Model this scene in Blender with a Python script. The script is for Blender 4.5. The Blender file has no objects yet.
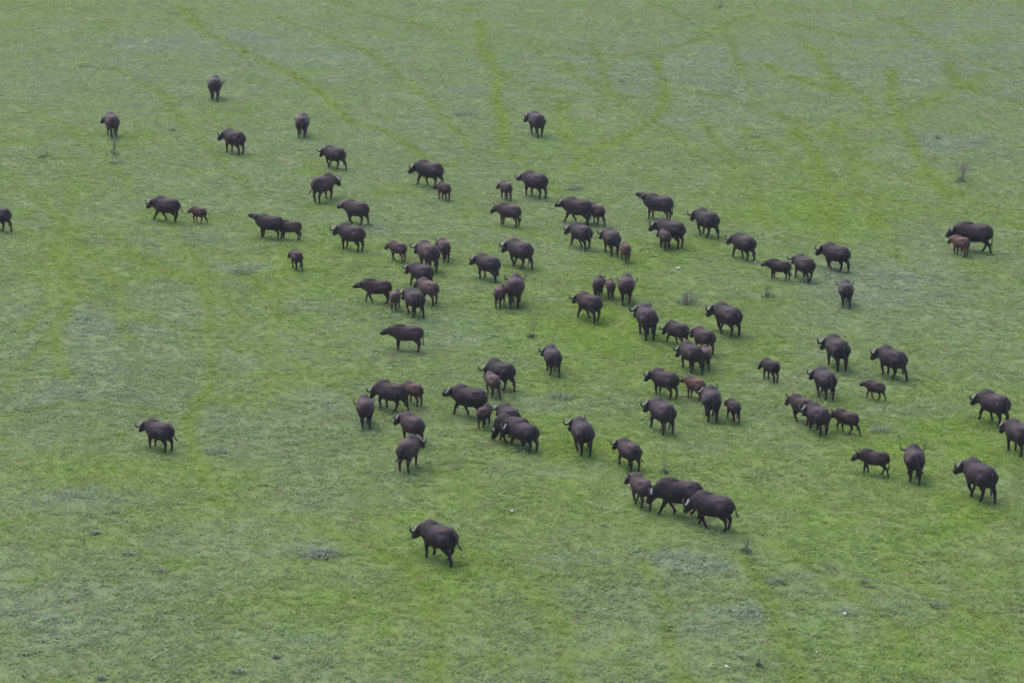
import bpy, math, random
import numpy as np

scene = bpy.context.scene
COL = scene.collection

# ------------------------------------------------------------------ camera
CAM_H, PITCH, LENS = 41.5, 15.0, 109.0
cam_d = bpy.data.cameras.new('camera')
cam_d.lens = LENS
cam_d.sensor_width = 36.0
cam_d.clip_start = 1.0
cam_d.clip_end = 9000.0
cam_o = bpy.data.objects.new('camera', cam_d)
cam_o.location = (0, 0, CAM_H)
cam_o.rotation_euler = (math.radians(90 - PITCH), 0, 0)
COL.objects.link(cam_o)
scene.camera = cam_o

# ------------------------------------------------------------------ overcast sky and a very soft sun
SUN_EL, SUN_AZ = 58.0, -35.0
w = bpy.data.worlds.new('World'); scene.world = w; w.use_nodes = True
wn = w.node_tree.nodes; wl = w.node_tree.links
sky = wn.new('ShaderNodeTexSky'); sky.sky_type = 'NISHITA'; sky.sun_disc = False
sky.sun_elevation = math.radians(SUN_EL); sky.sun_rotation = math.radians(SUN_AZ)
sky.air_density = 1.0; sky.dust_density = 3.0; sky.ozone_density = 1.0
wl.new(sky.outputs[0], wn['Background'].inputs['Color'])
wn['Background'].inputs['Strength'].default_value = 0.15
sd = bpy.data.lights.new('sun', 'SUN'); sd.energy = 1.1; sd.angle = math.radians(60); sd.color = (1.0, 0.95, 0.88)
so = bpy.data.objects.new('sun', sd)
so.rotation_euler = (math.radians(90 - SUN_EL), 0, math.radians(180 - SUN_AZ))
so.location = (0, 100, 80); COL.objects.link(so)
scene.view_settings.view_transform = 'Standard'
scene.view_settings.look = 'None'
scene.view_settings.exposure = 1.28
scene.view_settings.gamma = 1.0
scene.cycles.filter_width = 1.75      # the photograph is a little soft

# ------------------------------------------------------------------ the lie of the land
def _hash(ix, iy, s):
    v = np.sin(ix*127.1 + iy*311.7 + s*74.7)*43758.5453
    return v - np.floor(v)
def vnoise(x, y, s=0):
    ix = np.floor(x); iy = np.floor(y); fx = x-ix; fy = y-iy
    fx = fx*fx*(3-2*fx); fy = fy*fy*(3-2*fy)
    a = _hash(ix, iy, s); b = _hash(ix+1, iy, s); c = _hash(ix, iy+1, s); d = _hash(ix+1, iy+1, s)
    return (a*(1-fx)+b*fx)*(1-fy)+(c*(1-fx)+d*fx)*fy
def fbm(x, y, s=0, n=4):
    t = 0; a = 0.5
    for k in range(n):
        t = t + a*(vnoise(x, y, s+k*13)-0.5); x = x*2.03+5.1; y = y*2.03+1.7; a *= 0.5
    return t
def land(x, y):
    return 1.0*fbm(x/45.0, y/45.0, 3, 2) + 0.16*fbm(x/3.2, y/3.2, 9, 3)

# ------------------------------------------------------------------ buffalo anatomy: tapering lofts along a posed skeleton
def norm(v): return v/(np.linalg.norm(v)+1e-12)
def loft(P, RW, RH, up=(0, 0, 1), n=12):
    """closed tube along points P, half widths RW (sideways) and RH (along up)"""
    P = [np.array(p, float) for p in P]; V = []; F = []
    for i, p in enumerate(P):
        t = norm(P[min(i+1, len(P)-1)]-P[max(i-1, 0)])
        u = np.array(up, float)
        if abs(t@norm(u)) > 0.97: u = np.array((1.0, 0.0, 0.05))
        s = norm(np.cross(u, t)); q = norm(np.cross(t, s))
        for k in range(n):
            a = 2*math.pi*k/n
            V.append(p + s*RW[i]*math.cos(a) + q*RH[i]*math.sin(a))
    m = len(P)
    for i in range(m-1):
        for k in range(n):
            a = i*n+k; b = i*n+(k+1) % n
            F.append((a, b, b+n, a+n))
    F.append(tuple(range(n))[::-1]); F.append(tuple((m-1)*n+k for k in range(n)))
    return np.array(V), F
def capped(P, R, n=10):
    """limb with rounded ends"""
    P = [np.array(p, float) for p in P]
    a = norm(P[0]-P[1]); b = norm(P[-1]-P[-2])
    Q = [P[0]+a*R[0]*.9, P[0]+a*R[0]*.6]+P+[P[-1]+b*R[-1]*.35]
    S = [R[0]*.3, R[0]*.8]+list(R)+[R[-1]*.8]
    return loft(Q, S, S, (0, 1, 0.01), n)
def ball(c, r, n=10):
    c = np.array(c, float); r = np.array(r, float)*np.ones(3)
    P = []; S = []
    for t in (-.97, -.8, -.45, 0, .45, .8, .97):
        P.append((c[0]+r[0]*t, c[1], c[2])); S.append(math.sqrt(1-t*t))
    return loft(P, [s*r[1] for s in S], [s*r[2] for s in S], (0, 0, 1), n)
def dirv(yaw, pitch):
    y = math.radians(yaw); p = math.radians(pitch)
    return np.array((math.cos(y)*math.cos(p), math.sin(y)*math.cos(p), math.sin(p)))

POSES = dict(n=(1, -46), l=(-18, -56), g=(-50, -66), u=(32, 8), s=(5, -27))
KINDS = dict(  # size, leg length, body depth, head size, horn size
    bull=(1.06, 1.08, 1.08, 1.13, 1.0), cow=(1.0, 1.08, 1.05, 1.08, .82),
    young=(.86, 1.14, .92, 1.03, .42), calf=(.64, 1.18, .90, 1.08, .0))

def anatomy(kind, pose, headyaw, walk, tail, seed):
    rnd = random.Random(seed)
    size, leg, deep, hs, horn = KINDS[kind]
    parts = []
    lz = .64*leg                                   # height of the belly line
    sh = (lz-.64)
    k = deep
    XS = [(-.93, 1.10, .15, .12), (-.87, 1.09, .30, .22), (-.72, 1.07, .395, .315), (-.48, 1.03, .435, .375), (-.18, .995, .46, .425),
          (.1, .975, .465, .44), (.32, .985, .475, .41), (.50, 1.03, .485, .36), (.66, 1.05, .455, .31), (.80, 1.03, .37, .25), (.88, 1.02, .24, .16)]
    top = 1.0
    P = [(x*(.93 if kind == 'calf' else 1), 0, z+sh) for x, z, h, ww in XS]
    bl = .93 if kind == 'calf' else 1
    parts.append(loft(P, [q[3]*k*1.07 for q in XS], [q[2]*(k*.5+.5) for q in XS], (0, 0, 1), 18))
    # shoulder hump, hip bones, haunches, shoulder blades, belly
    hump = dict(bull=.9, cow=.65, young=.45, calf=.1)[kind]
    parts.append(ball((.43*bl, 0, 1.385+sh+.03*hump), (.42, .17, .10+.065*hump)))
    for s in (-1, 1):
        parts.append(ball((-.47*bl, s*.22*k, 1.31+sh), (.20, .12, .12)))
        parts.append(ball((-.66*bl, s*.18*k, .98+sh), (.25, .18*k, .31)))
        parts.append(ball((.54*bl, s*.21*k, 1.0+sh), (.21, .15*k, .34)))
    # legs
    ph = rnd.random()*6.283
    amp = .33 if walk else .06
    for j, (fx, s, off) in enumerate((('f', 1, 0), ('f', -1, math.pi), ('h', 1, math.pi*1.45), ('h', -1, math.pi*.45))):
        o = amp*math.cos(ph+off)+rnd.uniform(-.03, .03)
        lift = .09*max(0, math.sin(ph+off)) if walk else 0
        yy = s*.19*k
        if fx == 'f':
            x0 = .54*bl
            P = [(x0, yy, .98+sh), (x0-.07, yy, .76+sh), (x0+o*.42+(.05 if lift else 0), yy*.97, (.40+sh*.5)+lift*.6), (x0+o*.92-.05*bool(lift), yy*.9, .12+lift), (x0+o+.03, yy*.9, .035+lift*.8)]
            Rr = [.20*k, .150*k, .078, .059, .074]
        else:
            x0 = -.64*bl
            P = [(x0+.02, yy*.95, 1.02+sh), (x0+.16, yy*1.05, .78+sh), (x0-.10+o*.45, yy*.97, .47+sh*.6+lift*.4), (x0-.04+o*.92-.04*bool(lift), yy*.92, .13+lift), (x0+.02+o, yy*.92, .035+lift*.8)]
            Rr = [.25*k, .185*k, .084, .059, .074]
        PP = []; RR = []
        for i in range(len(P)):
            PP.append(np.array(P[i])); RR.append(Rr[i])
            if i < len(P)-1:
                PP.append((np.array(P[i])+np.array(P[i+1]))/2); RR.append((Rr[i]+Rr[i+1])*.5*(.93 if i else 1))
        parts.append(capped(PP, RR))
    # neck and head
    npitch, hp = POSES[pose]
    npitch += rnd.uniform(-5, 5); hp += rnd.uniform(-6, 6)
    nk = .46*bl
    base = np.array((.64*bl, 0, 1.03+sh))
    d1 = dirv(headyaw*.35, npitch); d2 = dirv(headyaw*.8, npitch*1.05)
    mid = base + d1*nk*.5; poll = mid + d2*nk*.55
    parts.append(loft([base-d1*.18, base, (base+mid)/2, mid, (mid+poll)/2, poll, poll+d2*.05],
                      [.15, .29*k, .27*k, .235*k, .20*k, .17*k, .07], [.2, .40*k, .385*k, .34*k, .285*k, .225*k, .08], (0, 0, 1), 14))
    hd = dirv(headyaw, hp); side = norm(np.cross((0, 0, 1), hd)); hup = norm(np.cross(hd, side))
    q = poll + d2*.03
    HL = (.44 if kind == 'calf' else .50)*hs
    ts = (-.10, 0, .15, .32, .5, .68, .84, .95, 1.0)
    hw = (.08, .145, .155, .14, .115, .10, .11, .10, .05)
    hh = (.10, .165, .185, .18, .155, .13, .115, .10, .05)
    cz = (.0, .0, -.015, -.03, -.03, -.03, -.03, -.035, -.04)
    parts.append(loft([q+hd*HL*t+hup*c for t, c in zip(ts, cz)], [a*hs for a in hw], [a*hs for a in hh], hup, 12))
    # horns in a skull frame tilted back so that they rise whatever the face does
    bk = math.radians(48)
    e_up = -hd*math.sin(bk)+hup*math.cos(bk); e_fw = hd*math.cos(bk)+hup*math.sin(bk)
    horns = []; ears = []
    for s in (-1, 1):
        if horn > .3:
            K = [(.03, .13, .02), (.12, .13, .01), (.24, .06, -.02), (.37, .00, -.04), (.49, .01, -.05), (.56, .10, -.05), (.56, .21, -.03), (.49, .31, -.01)] if horn > .5 else \
                [(.05, .13, .0), (.13, .17, -.01), (.24, .22, -.03), (.33, .33, -.04), (.36, .46, -.04), (.36, .60, -.03)]
            rr = [.058, .078, .070, .060, .050, .040, .027, .007] if horn > .5 else [.05, .055, .05, .04, .028, .006]
            P = [q + side*s*a*(horn*.6+.4 if i > 1 else 1)*hs + e_up*(b if i < 2 else .13+(b-.13)*(horn*.6+.4))*hs + e_fw*c for i, (a, b, c) in enumerate(K)]
            sc = .65+.35*horn
            horns.append(loft(P, [r*sc for r in rr], [r*sc for r in rr], e_fw, 8))
        eo = q + side*s*.12*hs + e_up*.02 + hd*.02
        ed = norm(side*s*1.0 - hup*.28 + e_up*.0 - hd*.10)
        ears.append(loft([eo-ed*.02, eo+ed*.04, eo+ed*.12, eo+ed*.20, eo+ed*.26], [.025, .05, .065, .045, .01], [.02, .022, .02, .015, .006], hd, 7))
    # tail
    tb = np.array((-.90*bl, 0, 1.29+sh))
    if tail == 0:
        sw = rnd.uniform(-.06, .06)
        T = [tb+np.array((.08, 0, .0)), tb+np.array((-.03, 0, -.02)), tb+np.array((-.07, sw*.3, -.25)), tb+np.array((-.05, sw*.8, -.5)), tb+np.array((-.04, sw, -.68)), tb+np.array((-.04, sw, -.84)), tb+np.array((-.04, sw, -.95))]
    else:
        s = tail
        T = [tb+np.array((.08, 0, .0)), tb+np.array((-.05, s*.02, .01)), tb+np.array((-.11, s*.08, -.18)), tb+np.array((-.13, s*.14, -.40)), tb+np.array((-.13, s*.21, -.56)), tb+np.array((-.13, s*.29, -.66)), tb+np.array((-.13, s*.34, -.72))]
    tl = loft(T, [.04, .035, .028, .022, .034, .045, .01], [.04, .035, .028, .022, .034, .045, .01], (0.01, 1, 0), 7)
    return parts, horns, ears, tl

# each row: x, y, heading, size, kind, pose, head turn, walking, coat, tail, what it looks like
HERD = [
(-27.44, 209.32, 106, 1.043, 'cow', 'n', 50, 1, 'b', 0, 'upper left buffalo seen from behind just beyond the dry twigs, head turned left'),
(-30.71, 181.21, 140, 0.970, 'cow', 'n', 0, 1, 'k', 0, 'dark buffalo cut off by the left edge of the picture'),
(-20.89, 183.22, 148, 0.982, 'bull', 'n', 0, 1, 'k', -1, 'dark big buffalo walking left with a small reddish calf right behind it'),
(-18.86, 182.45, 139, 0.663, 'calf', 's', 0, 1, 'r', 0, 'small reddish calf following a dark big buffalo on the far left'),
(-21.65, 223.13, 92, 1.113, 'cow', 'l', 0, 1, 'k', 0, 'farthest buffalo of the herd, seen from behind with a horn on either side'),
(-14.34, 208.69, 88, 1.012, 'cow', 'l', 25, 0, 'k', 0, 'dark horned buffalo seen from behind, alone between two bright paths at upper left'),
(-18.50, 202.94, 129, 1.066, 'cow', 'n', 20, 0, 'k', 0, 'dark buffalo looking left, second row from the top, standing alone'),
(-11.55, 198.02, 134, 0.982, 'cow', 'n', 0, 1, 'k', 0, 'dark buffalo facing left directly beyond the one that flicks its tail'),
(-11.70, 188.31, 62, 1.101, 'cow', 'n', -15, 0, 'b', 1, 'brownish buffalo facing right with its tail flicked out to the left'),
(-9.33, 181.67, 138, 0.977, 'cow', 's', 0, 1, 'b', 0, 'brownish buffalo holding its head level to the left, beyond the one with a dusty rump'),
(-9.28, 174.92, 136, 1.017, 'bull', 'n', 0, 0, 'k', 0, 'dark buffalo with upright horns and a dusty patch on its rump'),
(-14.25, 178.21, 152, 0.933, 'cow', 'u', 0, 0, 'k', 0, 'dark buffalo stretching its raised muzzle left in front of a brown youngster'),
(-13.05, 177.85, 162, 0.759, 'young', 'n', 0, 0, 'b', 0, 'brown youngster with its head hidden behind a dark buffalo with raised muzzle'),
(-12.18, 170.49, 110, 0.755, 'calf', 'n', 30, 1, 'b', 0, 'small brown calf standing alone below the pair of which one raises its muzzle'),
(-5.21, 192.27, 140, 1.079, 'bull', 'n', 10, 1, 'k', 0, 'dark bull with a big upcurved horn and a brown calf behind it'),
(-4.23, 188.17, 120, 0.755, 'calf', 'n', 10, 0, 'b', 0, 'brown calf walking at the heels of a dark bull with a big upcurved horn'),
(-0.38, 188.03, 112, 0.755, 'calf', 'n', 30, 0, 'b', 0, 'brown calf looking left, behind a long bodied youngster seen side-on'),
(-0.17, 180.89, 142, 0.893, 'young', 'n', 10, 0, 'b', 0, 'long bodied brown youngster seen side-on with its head lowered, in front of a calf'),
(1.43, 189.02, 130, 1.057, 'bull', 's', 0, 0, 'k', 0, 'shiny black buffalo with a pale sheen on its flank and an upright horn'),
(1.68, 208.88, 106, 1.088, 'cow', 'n', 40, 1, 'k', 0, 'dark buffalo alone at top centre walking away with one horn showing at left'),
(3.95, 181.60, 142, 1.034, 'bull', 's', 0, 1, 'k', 0, 'dark big buffalo with outstretched head, a slimmer one close behind it'),
(5.01, 181.37, 121, 0.863, 'young', 'n', 0, 1, 'b', 0, 'slim youngster half hidden behind the rump of a dark big buffalo'),
(3.99, 175.38, 121, 0.978, 'cow', 'n', 15, 1, 'k', 0, 'dark buffalo with one pale horn at left, below a pair walking nose to tail'),
(5.72, 173.90, 104, 0.989, 'cow', 'n', 25, 0, 'k', 0, 'dark buffalo seen from behind with a small brown calf at its right flank'),
(6.47, 172.05, 100, 0.714, 'calf', 'n', 0, 1, 'r', 0, 'small brown calf seen from behind, at the right flank of a dark buffalo'),
(0.45, 170.48, 124, 1.047, 'bull', 'n', 15, 1, 'k', 0, 'dark bull with a straight upright horn walking left, behind one with curled horns'),
(-1.34, 167.75, 128, 0.956, 'cow', 'n', 15, 1, 'k', 0, 'dark buffalo with curled horns, left neighbour of the bull with an upright horn'),
(0.17, 162.24, 86, 1.082, 'cow', 'n', 15, 0, 'b', 0, 'cow seen from behind with wide horns above its back and a calf nosing its flank'),
(-0.63, 161.96, 76, 0.751, 'calf', 'n', -20, 0, 'r', 0, 'small reddish calf nosing the flank of a cow with wide horns'),
(-6.51, 171.97, 132, 0.755, 'calf', 'n', 10, 1, 'r', 0, 'reddish brown calf standing free, left of a buffalo that kicks back a hind foot'),
(-4.73, 169.92, 114, 1.084, 'cow', 'n', 10, 1, 'b', 0, 'brown grey buffalo with level pale horn in front of a brown youngster'),
(-3.89, 172.18, 104, 0.827, 'young', 'n', 30, 1, 'b', 0, 'brown youngster standing behind the rump of a brown grey buffalo'),
(-5.01, 166.11, 132, 0.910, 'cow', 'n', 0, 1, 'k', 0, 'dark buffalo with upright horn, hind legs hidden by a brown one in front'),
(-4.51, 162.52, 122, 0.893, 'young', 'n', 10, 1, 't', 0, 'light brown hornless youngster between two grey buffalo, legs apart'),
(-7.30, 162.82, 162, 0.865, 'young', 's', 0, 1, 'b', 0, 'dark brown youngster seen side-on in mid stride, muzzle held level'),
(-6.26, 161.46, 80, 0.688, 'calf', 'n', 0, 0, 't', 0, 'very small pale reddish calf between a striding youngster and a grey cow'),
(-5.22, 160.16, 114, 0.953, 'cow', 'n', 10, 1, 'k', 0, 'grey cow seen half from behind with a pale reddish calf at its head'),
(-5.36, 153.21, 164, 0.906, 'young', 's', 0, 0, 'b', 0, 'dark youngster standing exactly side-on with level head, alone at mid left'),
(-6.91, 140.06, 96, 0.911, 'cow', 'l', 0, 0, 'b', 0, 'brown grey buffalo seen from behind with its head against a bigger one'),
(-5.78, 142.58, 141, 0.937, 'bull', 'l', 0, 1, 'k', 0, 'dark bull with lowered head facing the one seen from behind, calf at its rump'),
(-4.74, 143.47, 127, 0.737, 'calf', 'n', 0, 0, 'r', 0, 'reddish brown calf standing behind the rump of a dark bull with lowered head'),
(-4.61, 137.20, 117, 0.918, 'cow', 'n', 30, 0, 'b', 0, 'buffalo with humped back and left pointing horn, beyond the one that looks right'),
(-4.65, 133.23, 74, 0.958, 'cow', 'n', -25, 0, 'b', 1, 'buffalo looking right with tail held out to the left, in front of a humped one'),
(-2.00, 141.47, 144, 0.990, 'bull', 's', 0, 1, 'k', 0, 'long dark buffalo stretching its head left with a pale horn boss'),
(-0.54, 146.29, 128, 0.947, 'bull', 'l', 0, 1, 'k', 0, 'dark bull with lowered head and upright horn, a grey brown calf before it'),
(-0.95, 145.00, 110, 0.755, 'calf', 'n', 0, 1, 't', 0, 'grey brown calf seen from behind in front of a dark bull with lowered head'),
(-1.29, 139.73, 70, 0.690, 'calf', 'n', 0, 0, 'r', 0, 'reddish calf behind the long dark buffalo, facing the trio of close packed cows'),
(-0.16, 138.77, 114, 0.887, 'cow', 'n', 0, 0, 'k', 0, 'farthest of three close packed cows, its head behind a reddish calf'),
(0.02, 137.17, 152, 0.908, 'cow', 'g', 0, 1, 'k', 0, 'grazing cow with head near the grass, middle of three close packed cows'),
(0.55, 136.28, 134, 0.880, 'bull', 'n', 10, 1, 'k', 0, 'nearest of three close packed cows, grey back and a white horn glint'),
(3.22, 135.89, 102, 1.006, 'bull', 'n', 25, 1, 'k', 0, 'dark buffalo with horn at left walking off alone right of three close packed cows'),
(2.02, 148.92, 100, 0.907, 'cow', 'n', 30, 1, 'k', 0, 'dark hornless looking buffalo alone at centre, seen from behind, ear at left'),
(4.09, 159.19, 124, 0.970, 'cow', 'n', 0, 1, 'b', 0, 'buffalo with two upright horns walking left below a pair of brown calves'),
(4.72, 163.80, 80, 0.763, 'young', 'n', -20, 0, 'b', 0, 'brown youngster seen from behind, left one of a pair of brown calves'),
(5.36, 163.62, 92, 0.668, 'calf', 'n', 0, 0, 'r', 0, 'smaller right one of a pair of brown calves seen from behind'),
(6.19, 162.67, 86, 0.982, 'cow', 'l', 0, 0, 'b', 0, 'brownish buffalo seen straight from behind, right of two calves'),
(7.01, 155.99, 100, 1.092, 'bull', 'n', 25, 0, 'k', 0, 'dark bull with left horn walking away beyond a crowd of four'),
(8.52, 154.34, 126, 0.830, 'cow', 'l', 0, 1, 'k', 0, 'leftmost of a crowd of four, dark with lowered horned head'),
(9.80, 152.93, 118, 0.868, 'cow', 'n', 0, 0, 'b', 0, 'brown buffalo at the back of a crowd of four, its face behind the others'),
(8.97, 149.62, 112, 0.964, 'cow', 'l', 20, 1, 'k', 0, 'dark buffalo at the front of a crowd of four with low left pointing horn'),
(9.71, 150.15, 92, 0.721, 'young', 'n', 0, 0, 't', 0, 'slender youngster seen from behind at right of the frontmost of a crowd of four'),
(11.23, 156.38, 120, 1.066, 'bull', 'n', 20, 1, 'k', 0, 'dark striding bull with left pointing horn and brown flank, alone beyond a crowd of four'),
(12.79, 147.78, 118, 0.726, 'calf', 'l', 20, 0, 'k', 0, 'dark calf with nose stretched down to the left, alone right of a crowd of four'),
(7.44, 145.16, 130, 0.880, 'bull', 'n', 15, 0, 'k', 0, 'grey backed buffalo with a long left horn, reddish calf nosing its rump'),
(8.88, 144.65, 128, 0.731, 'calf', 's', 0, 0, 'r', 0, 'reddish calf with dark face nosing the rump of a grey backed buffalo'),
(9.46, 141.43, 92, 0.991, 'bull', 'n', 30, 0, 'k', 0, 'grey buffalo seen from behind with a crease across its back, before a reddish calf'),
(10.48, 140.90, 104, 0.700, 'calf', 'n', 15, 1, 'b', 0, 'small dark brown calf alone with both ears showing, right of a creased back'),
(7.03, 139.30, 112, 1.006, 'bull', 'n', 20, 1, 'k', 0, 'grey buffalo with an upright horn and pale dusty rump, nearest of its foursome'),
(8.86, 182.70, 144, 1.017, 'bull', 'u', 0, 0, 'k', 0, 'buffalo with raised pale face and upright horns, above a cow and calf'),
(9.24, 175.76, 134, 1.055, 'bull', 'n', 10, 0, 'k', 0, 'brown grey cow with curled horns, half covered by a brown calf in front'),
(8.86, 175.12, 104, 0.755, 'calf', 'n', 20, 0, 'b', 0, 'brown calf pressed against the near side of a cow with curled horns'),
(11.48, 178.29, 118, 1.061, 'bull', 'n', 10, 1, 'k', 0, 'humped dark buffalo with curled horn, alone right of the one with raised pale face'),
(13.24, 172.51, 122, 0.976, 'cow', 'n', 10, 1, 'k', 0, 'dark buffalo with lowered face, alone between the humped one and a trio'),
(14.91, 167.90, 144, 0.761, 'young', 's', 0, 0, 'k', 0, 'small black youngster at the left end of a trio standing nose to tail'),
(16.25, 167.71, 112, 0.943, 'cow', 'n', 0, 1, 'k', 0, 'grey buffalo in the middle of a trio standing nose to tail'),
(18.28, 170.06, 128, 1.003, 'bull', 'n', 10, 1, 'k', 0, 'big round buffalo at the right end of a trio standing nose to tail'),
(18.00, 162.11, 88, 0.878, 'cow', 'n', 0, 1, 'k', 0, 'dark buffalo seen from behind with pale horns, alone in front of a trio'),
(26.70, 174.39, 153, 1.124, 'bull', 'n', 0, 1, 'k', 0, 'black bull far right with a red calf standing before its shoulder'),
(25.76, 173.41, 123, 0.755, 'calf', 'n', 10, 0, 'r', 0, 'bright red brown calf in front of a black bull at far right'),
(16.32, 150.19, 104, 1.071, 'bull', 'n', 25, 0, 'k', 0, 'dark bull with a thick curled horn at left, farthest of the four at right'),
(18.88, 148.43, 118, 1.010, 'bull', 'n', 20, 1, 'k', 0, 'dark bull with upcurved horn striding left above a brown calf'),
(15.19, 144.99, 106, 0.963, 'cow', 'n', 20, 1, 'k', 0, 'grey dark buffalo with a small horn, just below the one with a thick curled horn'),
(17.62, 144.67, 138, 0.624, 'calf', 's', 0, 1, 'b', 0, 'brown calf trotting left alone beneath a striding bull'),
(13.73, 140.83, 124, 0.850, 'young', 'n', 0, 1, 'b', 0, 'brown youngster striding left, its rear behind a grey buffalo'),
(14.33, 139.19, 108, 0.908, 'bull', 'n', 20, 0, 'k', 0, 'grey buffalo in the middle of three with a pale patch over the tail'),
(15.67, 139.22, 134, 0.723, 'young', 'n', 0, 1, 'b', 0, "dark brown youngster with its face behind a grey buffalo's rump"),
(16.24, 132.75, 150, 0.750, 'young', 'n', 0, 1, 'b', 0, 'brown youngster alone in long stride, hind leg stretched far back'),
(17.92, 132.02, 87, 0.995, 'cow', 'n', 0, 1, 'k', -1, 'buffalo seen from behind with both curled horns showing and tail out to the right'),
(20.41, 129.09, 112, 1.098, 'bull', 'n', 25, 1, 'k', 0, 'big dark bull with a long curled horn, nearest at lower right'),
(22.74, 140.46, 122, 0.993, 'bull', 'n', 10, 1, 'k', 0, 'black bull with pale curled horns at right, behind one cut by the edge'),
(23.15, 135.76, 110, 1.004, 'cow', 'n', 10, 0, 'k', 0, 'dark buffalo with white horn glint, cut off by the right edge of the picture'),
(5.27, 133.50, 114, 0.880, 'cow', 'n', 15, 1, 'b', -1, 'brown grey buffalo with tail hanging clear, farthest of the nearest four at centre'),
(5.58, 128.10, 110, 0.891, 'young', 'n', 20, 1, 'b', 0, 'slender brown buffalo partly behind the lowered head of a large bull'),
(7.21, 126.88, 160, 1.056, 'bull', 'l', 0, 1, 'k', 0, 'large dark bull with lowered pale horned head, rump behind the next bull'),
(8.53, 125.01, 142, 1.018, 'bull', 'l', 0, 1, 'k', -1, 'large bull with pale curved horns over its lowered head, rightmost of the nearest four'),
(-2.99, 120.66, 130, 1.037, 'bull', 'n', 10, 1, 'k', -1, 'nearest buffalo of all, dark and alone at lower centre'),
(-16.17, 136.20, 136, 0.903, 'bull', 'n', 0, 0, 'k', -1, 'dark buffalo with lowered horned head, alone at lower left'),
]

# ------------------------------------------------------------------ node helpers
class NT:
    def __init__(s, tree): s.t = tree; s.n = tree.nodes; s.l = tree.links
    def new(s, kind, **kw):
        o = s.n.new(kind)
        for k_, v in kw.items():
            if k_.startswith('i_'): o.inputs[k_[2:].replace('_', ' ')].default_value = v
            else: setattr(o, k_, v)
        return o
    def link(s, a, b): s.l.new(a, b)
    def noise(s, vec, scale, detail=3, rough=.55, dist=0.0):
        o = s.new('ShaderNodeTexNoise'); o.inputs['Scale'].default_value = scale; o.inputs['Detail'].default_value = detail
        o.inputs['Roughness'].default_value = rough; o.inputs['Distortion'].default_value = dist
        if vec is not None: s.link(vec, o.inputs['Vector'])
        return o.outputs['Fac']
    def ramp(s, fac, a, b, lo=0.0, hi=1.0):
        o = s.new('ShaderNodeMapRange'); o.interpolation_type = 'SMOOTHSTEP'
        s.link(fac, o.inputs['Value'])
        for nm, v in (('From Min', a), ('From Max', b), ('To Min', lo), ('To Max', hi)): o.inputs[nm].default_value = v
        return o.outputs[0]
    def mix(s, fac, a, b, mode='MIX'):
        o = s.new('ShaderNodeMix', data_type='RGBA', blend_type=mode)
        for sock, v in ((o.inputs[0], fac), (o.inputs[6], a), (o.inputs[7], b)):
            if hasattr(v, 'links'): s.link(v, sock)
            elif isinstance(v, (int, float)): sock.default_value = v
            else: sock.default_value = (*v, 1) if len(v) == 3 else v
        return o.outputs[2]
    def math(s, op, a, b=0.0, clamp=False):
        o = s.new('ShaderNodeMath', operation=op, use_clamp=clamp)
        for sock, v in ((o.inputs[0], a), (o.inputs[1], b)):
            if hasattr(v, 'links'): s.link(v, sock)
            else: sock.default_value = v
        return o.outputs[0]
    def attr(s, name, kind='GEOMETRY'):
        o = s.new('ShaderNodeAttribute', attribute_name=name, attribute_type=kind); return o
def material(name):
    m = bpy.data.materials.new(name); m.use_nodes = True
    nt = NT(m.node_tree); b = nt.n['Principled BSDF']
    return m, nt, b

# ------------------------------------------------------------------ meadow colours, shared by the soil and the grass standing on it
FRESH = (0.132, 0.206, 0.026)      # short fresh growth along the trails
MEAD = (0.144, 0.200, 0.067)       # ordinary meadow
SILV = (0.157, 0.198, 0.106)       # grey green herbs
DRY = (0.150, 0.142, 0.088)        # old straw
def meadow(nt, trail, herb, fresh):
    pos = nt.new('ShaderNodeNewGeometry').outputs['Position']
    big = nt.noise(pos, .035, 4, .6)
    med = nt.noise(pos, .28, 5, .62, .6)
    fin = nt.noise(pos, 1.7, 4, .7)
    grn = nt.noise(pos, 6.5, 3, .7)
    c = nt.mix(nt.ramp(big, .38, .62), MEAD, tuple(.5*a+.5*b for a, b in zip(MEAD, SILV)))
    c = nt.mix(nt.ramp(med, .44, .70, 0, .7), c, SILV)
    c = nt.mix(nt.ramp(med, .48, .28, 0, .7), c, FRESH)
    c = nt.mix(nt.math('MULTIPLY', fresh, .9), c, FRESH)
    c = nt.mix(nt.ramp(fin, .60, .78, 0, .3), c, DRY)
    c = nt.mix(nt.ramp(fin, .40, .26, 0, .28), c, (0.075, 0.105, 0.042))
    c = nt.mix(nt.math('MULTIPLY', herb, .8), c, (0.160, 0.203, 0.148))
    c = nt.mix(trail, c, (0.106, 0.158, 0.010))
    soil = nt.noise(pos, .55, 5, .7, .8)
    c = nt.mix(nt.ramp(soil, .56, .72, 0, .5), c, (0.140, 0.125, 0.085))
    v = nt.ramp(grn, .3, .7, .86, 1.14)
    vv = nt.new('ShaderNodeCombineXYZ')
    for k_ in range(3): nt.link(v, vv.inputs[k_])
    return nt.mix(1.0, c, vv.outputs[0], 'MULTIPLY'), fin, grn

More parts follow.
